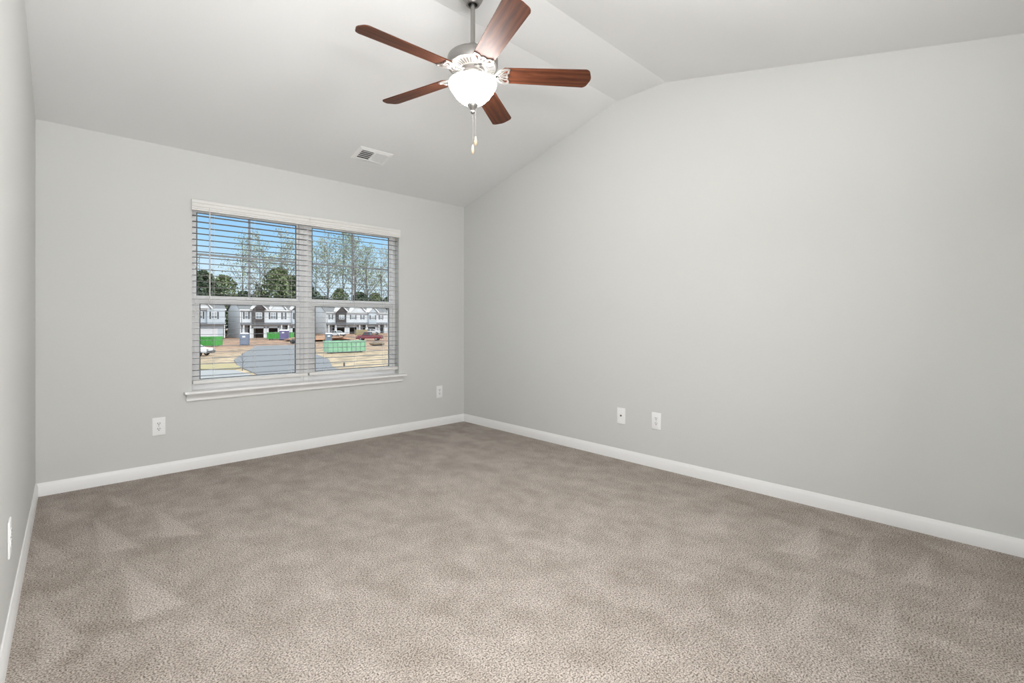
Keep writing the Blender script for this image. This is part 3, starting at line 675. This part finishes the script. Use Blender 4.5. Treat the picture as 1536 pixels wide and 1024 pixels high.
# ---- portable toilets
def toilet(label, x, y, rz, mt, wd=1.25, h=2.2):
    e = empty('portable_toilet', (x, y, gh(x, y)), rz); tag(e, label, 'portable toilet', 'portable toilets on the lots')
    b_ = MB(); b_.box(-wd / 2, wd / 2, -wd / 2, wd / 2, .12, h - .22)
    for q in range(5):
        xx = -wd / 2 + wd * (q + .5) / 5
        b_.box(xx - .04, xx + .04, wd / 2, wd / 2 + .03, .2, h - .3); b_.box(-wd / 2 - .03, -wd / 2, xx - .04, xx + .04, .2, h - .3); b_.box(wd / 2, wd / 2 + .03, xx - .04, xx + .04, .2, h - .3)
    b_.build('cabin', mt, e)
    d = MB().box(-wd / 2 + .14, wd / 2 - .14, -wd / 2 - .05, -wd / 2, .2, h - .35).build('door', mt, e)
    MB().box(-.22, .26, -wd / 2 - .06, -wd / 2 - .05, h - .80, h - .52).build('sign', M_htrim, d)
    MB().add([(-wd / 2 - .06, -wd / 2 - .06, h - .24), (wd / 2 + .06, -wd / 2 - .06, h - .24), (wd / 2 + .06, wd / 2 + .06, h - .24), (-wd / 2 - .06, wd / 2 + .06, h - .24), (-wd / 2 + .2, -wd / 2 + .2, h), (wd / 2 - .2, -wd / 2 + .2, h), (wd / 2 - .2, wd / 2 - .2, h), (-wd / 2 + .2, wd / 2 - .2, h)],
             [(0, 3, 2, 1), (4, 5, 6, 7), (0, 1, 5, 4), (1, 2, 6, 5), (2, 3, 7, 6), (3, 0, 4, 7)]).build('roof', M_htrim, e)
    MB().box(-wd / 2 - .05, wd / 2 + .05, -wd / 2 - .05, wd / 2 + .05, 0, .13).build('skid', M_dark, e)
toilet('blue grey portable toilet with white roof in the left window', 20.3, 88.6, R(-28), mat('toilet_slate', (.22, .25, .33), .5))
toilet('dark purple portable toilet in front of the far green dumpster', 32.5, 105.9, R(-38), mat('toilet_purple', (.16, .14, .28), .5), 1.5, 2.3)
toilet('slate grey portable toilet at the left of the right window', 35.4, 89.3, R(-20), mat('toilet_grey', (.17, .21, .26), .5), 1.2, 2.0)

# ---- vehicles
M_tyre = mat('tyre_rubber', (.02, .02, .022), .8); M_rim = mat('wheel_rim', (.45, .45, .47), .35, metal=.8); M_vglass = mat('car_glass', (.03, .035, .04), .1, spec=.6)
def vehicle(name, label, cat, x, y, rz, prof, cab, L, Wd, wheels, paint, group=None, bed=None):
    """profile in x (front = +x), z; parts: body, cabin, wheels, bumpers, lamps"""
    e = empty(name, (x, y, gh(x, y) + .02), rz); tag(e, label, cat, group)
    bm = bmesh.new(); n = len(prof); vsA = [bm.verts.new((p[0], -Wd / 2, p[1])) for p in prof]; vsB = [bm.verts.new((p[0], Wd / 2, p[1])) for p in prof]
    bm.faces.new(vsA); bm.faces.new(vsB[::-1])
    for i in range(n): bm.faces.new((vsA[i], vsB[i], vsB[(i + 1) % n], vsA[(i + 1) % n]))
    bmesh.ops.bevel(bm, geom=[ed for ed in bm.edges], offset=.05, segments=2, affect='EDGES'); bm.verts.index_update()
    mb = MB().add([v.co for v in bm.verts], [[v.index for v in f.verts] for f in bm.faces]); bm.free()
    mb.build('body', paint, e, smooth=40)
    (a, b_, c, d, z0, z1) = cab; i_ = .16
    cb = MB(); cb.add([(a, -Wd / 2 + .06, z0), (d, -Wd / 2 + .06, z0), (d, Wd / 2 - .06, z0), (a, Wd / 2 - .06, z0), (b_, -Wd / 2 + .06 + i_, z1), (c, -Wd / 2 + .06 + i_, z1), (c, Wd / 2 - .06 - i_, z1), (b_, Wd / 2 - .06 - i_, z1)],
                      [(0, 3, 2, 1), (4, 5, 6, 7), (0, 1, 5, 4), (1, 2, 6, 5), (2, 3, 7, 6), (3, 0, 4, 7)]); cbo = cb.build('cabin', M_vglass, e)
    MB().bbox(b_ - .05, c + .05, -Wd / 2 + .18, Wd / 2 - .18, z1 - .02, z1 + .05, .02).build('cabin_roof', paint, cbo, smooth=40)
    pl = MB()
    for t_ in (0.0, .5, 1.0):
        xb = a + (d - a) * t_; xt = b_ + (c - b_) * t_
        for sg in (-1, 1): pl.tube([(xb, sg * (Wd / 2 - .05), z0), (xt, sg * (Wd / 2 - .05 - i_), z1)], .04, 6)
    pl.build('pillar', paint, cbo)
    for wx in wheels:
        for sg in (-1, 1):
            M = Matrix.Translation((wx, sg * (Wd / 2 - .10), .34)) @ Matrix.Rotation(R(90), 4, 'X')
            w_ = MB().lathe([(.20, -.11), (.31, -.11), (.34, -.07), (.34, .07), (.31, .11), (.20, .11)], 20, M).build('wheel', M_tyre, e, smooth=40)
            MB().lathe([(.001, -.112), (.20, -.112), (.20, .112), (.001, .112)], 16, M).build('rim', M_rim, w_)
    MB().bbox(L / 2 - .06, L / 2 + .08, -Wd / 2 + .05, Wd / 2 - .05, .32, .62, .03).build('front_bumper', M_brown, e)
    MB().bbox(-L / 2 - .06, -L / 2 + .05, -Wd / 2 + .05, Wd / 2 - .05, .38, .62, .03).build('rear_bumper', M_brown, e)
    for sg in (-1, 1):
        MB().bbox(L / 2 - .12, L / 2 + .02, sg * (Wd / 2 - .22) - .17, sg * (Wd / 2 - .22) + .17, .68, .84, .02).build('headlamp', M_rim, e)
    if bed:
        MB().box(bed[0], bed[1], -Wd / 2 + .12, Wd / 2 - .12, bed[2], bed[2] + .01).build('bed_liner', M_dark, e)
    return e
M_white = mat('white_paint', (.75, .75, .76), .3, spec=.6); M_red = mat('dark_red_paint', (.24, .03, .045), .3, spec=.6)
carp = [(-2.3, .36), (-2.32, .95), (-1.7, 1.0), (1.0, 1.0), (2.1, .88), (2.28, .70), (2.28, .36)]
truckp = [(-2.75, .45), (-2.78, 1.10), (-.7, 1.12), (1.0, 1.12), (2.5, 1.06), (2.72, .95), (2.72, .45)]
ra = -.7572
vehicle('car', 'white car parked by the dirt lot, only its nose showing past the window frame', 'car', 8.2, 63.9, ra + R(4), carp, (-1.9, -1.2, .3, 1.15, .98, 1.48), 4.6, 1.8, (-1.4, 1.38), M_white, 'white cars outside')
vehicle('car', 'white car parked at the left end of the right townhouse row', 'car', 49.9, 118.5, R(-80), carp, (-1.9, -1.2, .3, 1.15, .98, 1.48), 4.6, 1.8, (-1.4, 1.38), M_white, 'white cars outside')
vehicle('car', 'white car beside the lumber pile before the garages', 'car', 61.2, 121.5, R(-35), carp, (-1.9, -1.2, .3, 1.15, .98, 1.48), 4.6, 1.8, (-1.4, 1.38), M_white, 'white cars outside')
vehicle('pickup_truck', 'dark red pickup truck on the clay lot in the right window', 'pickup truck', 46.8, 94.6, ra + R(180), truckp, (-.35, -.2, .9, 1.5, 1.1, 1.88), 5.5, 1.95, (-1.65, 1.75), M_red, bed=(-2.65, -.45, 1.12))

# ---- lumber pile, bag, debris, post, sapling
lp = empty('lumber_pile', (57.6, 120.5, gh(57.6, 120.5)), R(-10)); tag(lp, 'olive tan pile of lumber before the right townhouse garages', 'lumber pile')
M_lum = mat('lumber', (.36, .29, .16), .8, var=(3, .25)); lm = MB()
for q in range(6):
    for w_ in range(5): lm.box(-1.6 + rnd.uniform(-.1, .1), 1.6 + rnd.uniform(-.1, .1), w_ * .25, w_ * .25 + .23, .1 + q * .22, .1 + q * .22 + .19)
lm.build('boards', M_lum, lp); lm = MB()
for xx in (-1.1, 0, 1.1): lm.box(xx - .06, xx + .06, -.05, 1.3, 0, .1)
lm.build('bearers', M_lum, lp)
def blob(name, label, cat, x, y, rx, ry, rz_, mt, seed):
    bm = bmesh.new(); bmesh.ops.create_icosphere(bm, subdivisions=3, radius=1)
    for v in bm.verts:
        n_ = 1 + .25 * mnoise.noise(v.co * 2 + Vector((seed, 0, 0))); v.co = Vector((v.co.x * rx * n_, v.co.y * ry * n_, max(0, v.co.z * .5 + .5) * rz_ * n_))
    bm.verts.index_update(); o = MB().add([v.co for v in bm.verts], [[v.index for v in f.verts] for f in bm.faces]).build(name, mt, None, (x, y, gh(x, y) - .02), smooth=70); bm.free()
    return tag(o, label, cat)
blob('rubbish_bag', 'black rubbish bag on the dirt beside the far end of the street', 'rubbish bag', 28.2, 88.0, .5, .5, .95, mat('black_plastic', (.015, .015, .017), .3), 1)
blob('rubble_heap', 'brown heap of rubble right of the big pale green dumpster', 'rubble heap', 36.6, 71.8, 1.3, 1.0, .7, mat('rubble', (.18, .14, .10), .9, var=(4, .4)), 4)
blob('clay_mound', 'orange clay mound behind the slate portable toilet', 'dirt mound', 38.0, 101.0, 7.0, 5.0, .75, mat('orange_clay', (.36, .19, .105), .95, var=(1, .2)), 6)
po = empty('utility_post', (15.6, 38.0, GZ)); tag(po, 'short dark utility post on the straw-covered verge', 'utility post')
MB().lathe([(.001, 0), (.07, 0), (.07, .30), (.05, .36), (.001, .38)], 12).build('post', M_brown, po, smooth=40)
sp = empty('sapling', (7.75, 40.0, GZ)); tag(sp, 'thin bare sapling at the edge of the street', 'sapling')
s_ = MB(); s_.tube([(0, 0, 0), (.03, 0, .7), (.0, .02, 1.5)], .025, 6, r1=.008); s_.build('trunk', M_brown, sp)
s_ = MB()
for q in range(14):
    z_ = .35 + q * .075; a = q * 2.4; l_ = .5 - q * .02
    s_.tube([(.01, 0, z_), (l_ * math.cos(a) * .6, l_ * math.sin(a) * .6, z_ + .22), (l_ * math.cos(a), l_ * math.sin(a), z_ + .32)], .008, 5, r1=.003)
s_.build('twigs', M_brown, sp)

# ---- trees behind the terraces
def leaf_mat(name, col, dark):
    return mat(name, col, .8, var=(1.0, dark), spec=.1)
M_bark = mat('grey_bark', (.22, .205, .19), .9, var=(3, .2)); M_leaf_a = leaf_mat('spring_leaf', (.32, .36, .24), .25); M_leaf_b = leaf_mat('spring_leaf_grey', (.38, .40, .30), .25)
M_leaf_d = leaf_mat('evergreen_leaf', (.115, .145, .095), .35); M_leaf_y = leaf_mat('olive_leaf', (.20, .235, .13), .3)
def leafquad(mb, p, s, rr):
    M = Matrix.Translation(p) @ Matrix.Rotation(rr.uniform(0, 6.3), 4, 'Z') @ Matrix.Rotation(rr.uniform(-1.2, 1.2), 4, 'X')
    mb.add([(-s, 0, -s * .6), (0, -s * .2, -s), (s, 0, s * .2), (s * .1, s * .2, s)], [(0, 1, 2, 3)], M)
def tall_tree(seed, h, leaf, nleaf, spread):
    rr = random.Random(seed); e = empty('tree'); t = MB(); f = MB(); tips = []
    base = [(0, 0, 0), (rr.uniform(-.2, .2), 0, h * .35), (rr.uniform(-.4, .4), .1, h * .7), (rr.uniform(-.5, .5), 0, h)]
    t.tube(base, .26, 7, r1=.03)
    def at_h(q):
        k = min(2, int(q * 3)) if q < 1 else 2; zs_ = [0, .35, .7, 1]
        for k in range(3):
            if q <= zs_[k + 1]: break
        u = (q - zs_[k]) / (zs_[k + 1] - zs_[k]); return Vector(base[k]).lerp(Vector(base[k + 1]), u)
    for i in range(26):
        q = rr.uniform(.28, .97); o = at_h(q); a = rr.uniform(0, 6.3); l = spread * (1.15 - q) * rr.uniform(.6, 1.2) + .6
        m1 = o + Vector((math.cos(a) * l * .5, math.sin(a) * l * .5, l * .55)); m2 = o + Vector((math.cos(a) * l, math.sin(a) * l, l * 1.25))
        t.tube([o, m1, m2], .07, 5, r1=.015); tips += [(m1, l), (m2, l), (m2, l)]
        for s2 in range(3):
            a2 = a + rr.uniform(-1.2, 1.2); m3 = m1.lerp(m2, rr.random()) + Vector((math.cos(a2), math.sin(a2), .7)) * l * .4
            t.tube([m1, m3], .025, 4, r1=.01); tips.append((m3, l * .7))
    for i in range(nleaf):
        p, l = rr.choice(tips); s_ = .25 * l + .25
        leafquad(f, p + Vector((rr.gauss(0, s_), rr.gauss(0, s_), rr.gauss(0, s_))), rr.uniform(.10, .24), rr)
    t.build('trunk', M_bark, e); f.build('foliage', leaf, e)
    return e
def bush_tree(seed, h, w, leaf, nleaf):
    rr = random.Random(seed); e = empty('evergreen_tree'); MB().tube([(0, 0, 0), (0, 0, h * .8)], .2, 7, r1=.05).build('trunk', M_bark, e); f = MB()
    for i in range(nleaf):
        q = rr.random() ** .8; a = rr.uniform(0, 6.3); rad = w / 2 * math.sqrt(rr.random()) * (math.sin((.14 + q * .84) * math.pi) ** .6 + .03) * (1 + .25 * math.sin(a * 3 + seed + q * 9))
        leafquad(f, Vector((rad * math.cos(a), rad * math.sin(a), .4 + q * h)), rr.uniform(.16, .36), rr)
    f.build('foliage', leaf, e); return e
def place(proto, first, x, y, s, rz, label, group):
    o = proto if first else copy_tree(proto)
    o.location = (x, y, gh(x, y) - .1); o.rotation_euler = (0, 0, rz); o.scale = (s, s, s); tag(o, label, 'tree', group); return o
LT = 'tall thin spring-leafed tree behind the townhouses seen through the window'
protos = [tall_tree(1, 27, M_leaf_a, 900, 5.0), tall_tree(5, 27, M_leaf_b, 700, 4.2), tall_tree(9, 27, M_leaf_a, 1100, 6.0)]
used = set()
for x, y, p, hh in ((24.6, 150, 1, 22), (27.5, 153, 0, 19), (35.8, 152, 2, 28.5), (39.8, 149, 1, 30), (43.0, 156, 0, 29), (46.6, 151, 1, 32), (49.5, 155, 2, 29), (53.0, 152, 0, 28),
                    (57.5, 153, 2, 29), (60.2, 150, 1, 30), (63.0, 156, 0, 33), (66.2, 152, 2, 34.5), (69.3, 150, 0, 35), (72.0, 155, 1, 32), (74.5, 152, 2, 29), (77.5, 157, 0, 31), (80.0, 151, 1, 29), (84.0, 154, 2, 29)):
    place(protos[p], p not in used, x, y, hh / 27, rnd.uniform(0, 6), LT, 'tall trees behind the townhouses'); used.add(p)
ev = [bush_tree(3, 12, 7.5, M_leaf_d, 3200), bush_tree(8, 14, 8, M_leaf_y, 3000)]
used = set()
for x, y, p, s in ((25.0, 148, 0, 1.45), (30.2, 149, 1, 1.2), (35.6, 150, 0, 1.05), (44.6, 149, 1, 1.42), (49.0, 151, 0, 1.45), (53.3, 149, 0, 1.2), (40.6, 152, 0, 1.1),
                   (58.6, 150, 0, .95), (64.0, 150, 1, 1.0), (71.5, 151, 0, 1.1), (77.2, 151, 1, .95), (82, 150, 0, 1.0)):
    place(ev[p], p not in used, x, y, s, rnd.uniform(0, 6), ('dark' if p == 0 else 'olive green') + ' bushy evergreen tree rising over the townhouse roofs', ('dark' if p == 0 else 'olive') + ' evergreens behind the townhouses'); used.add(p)
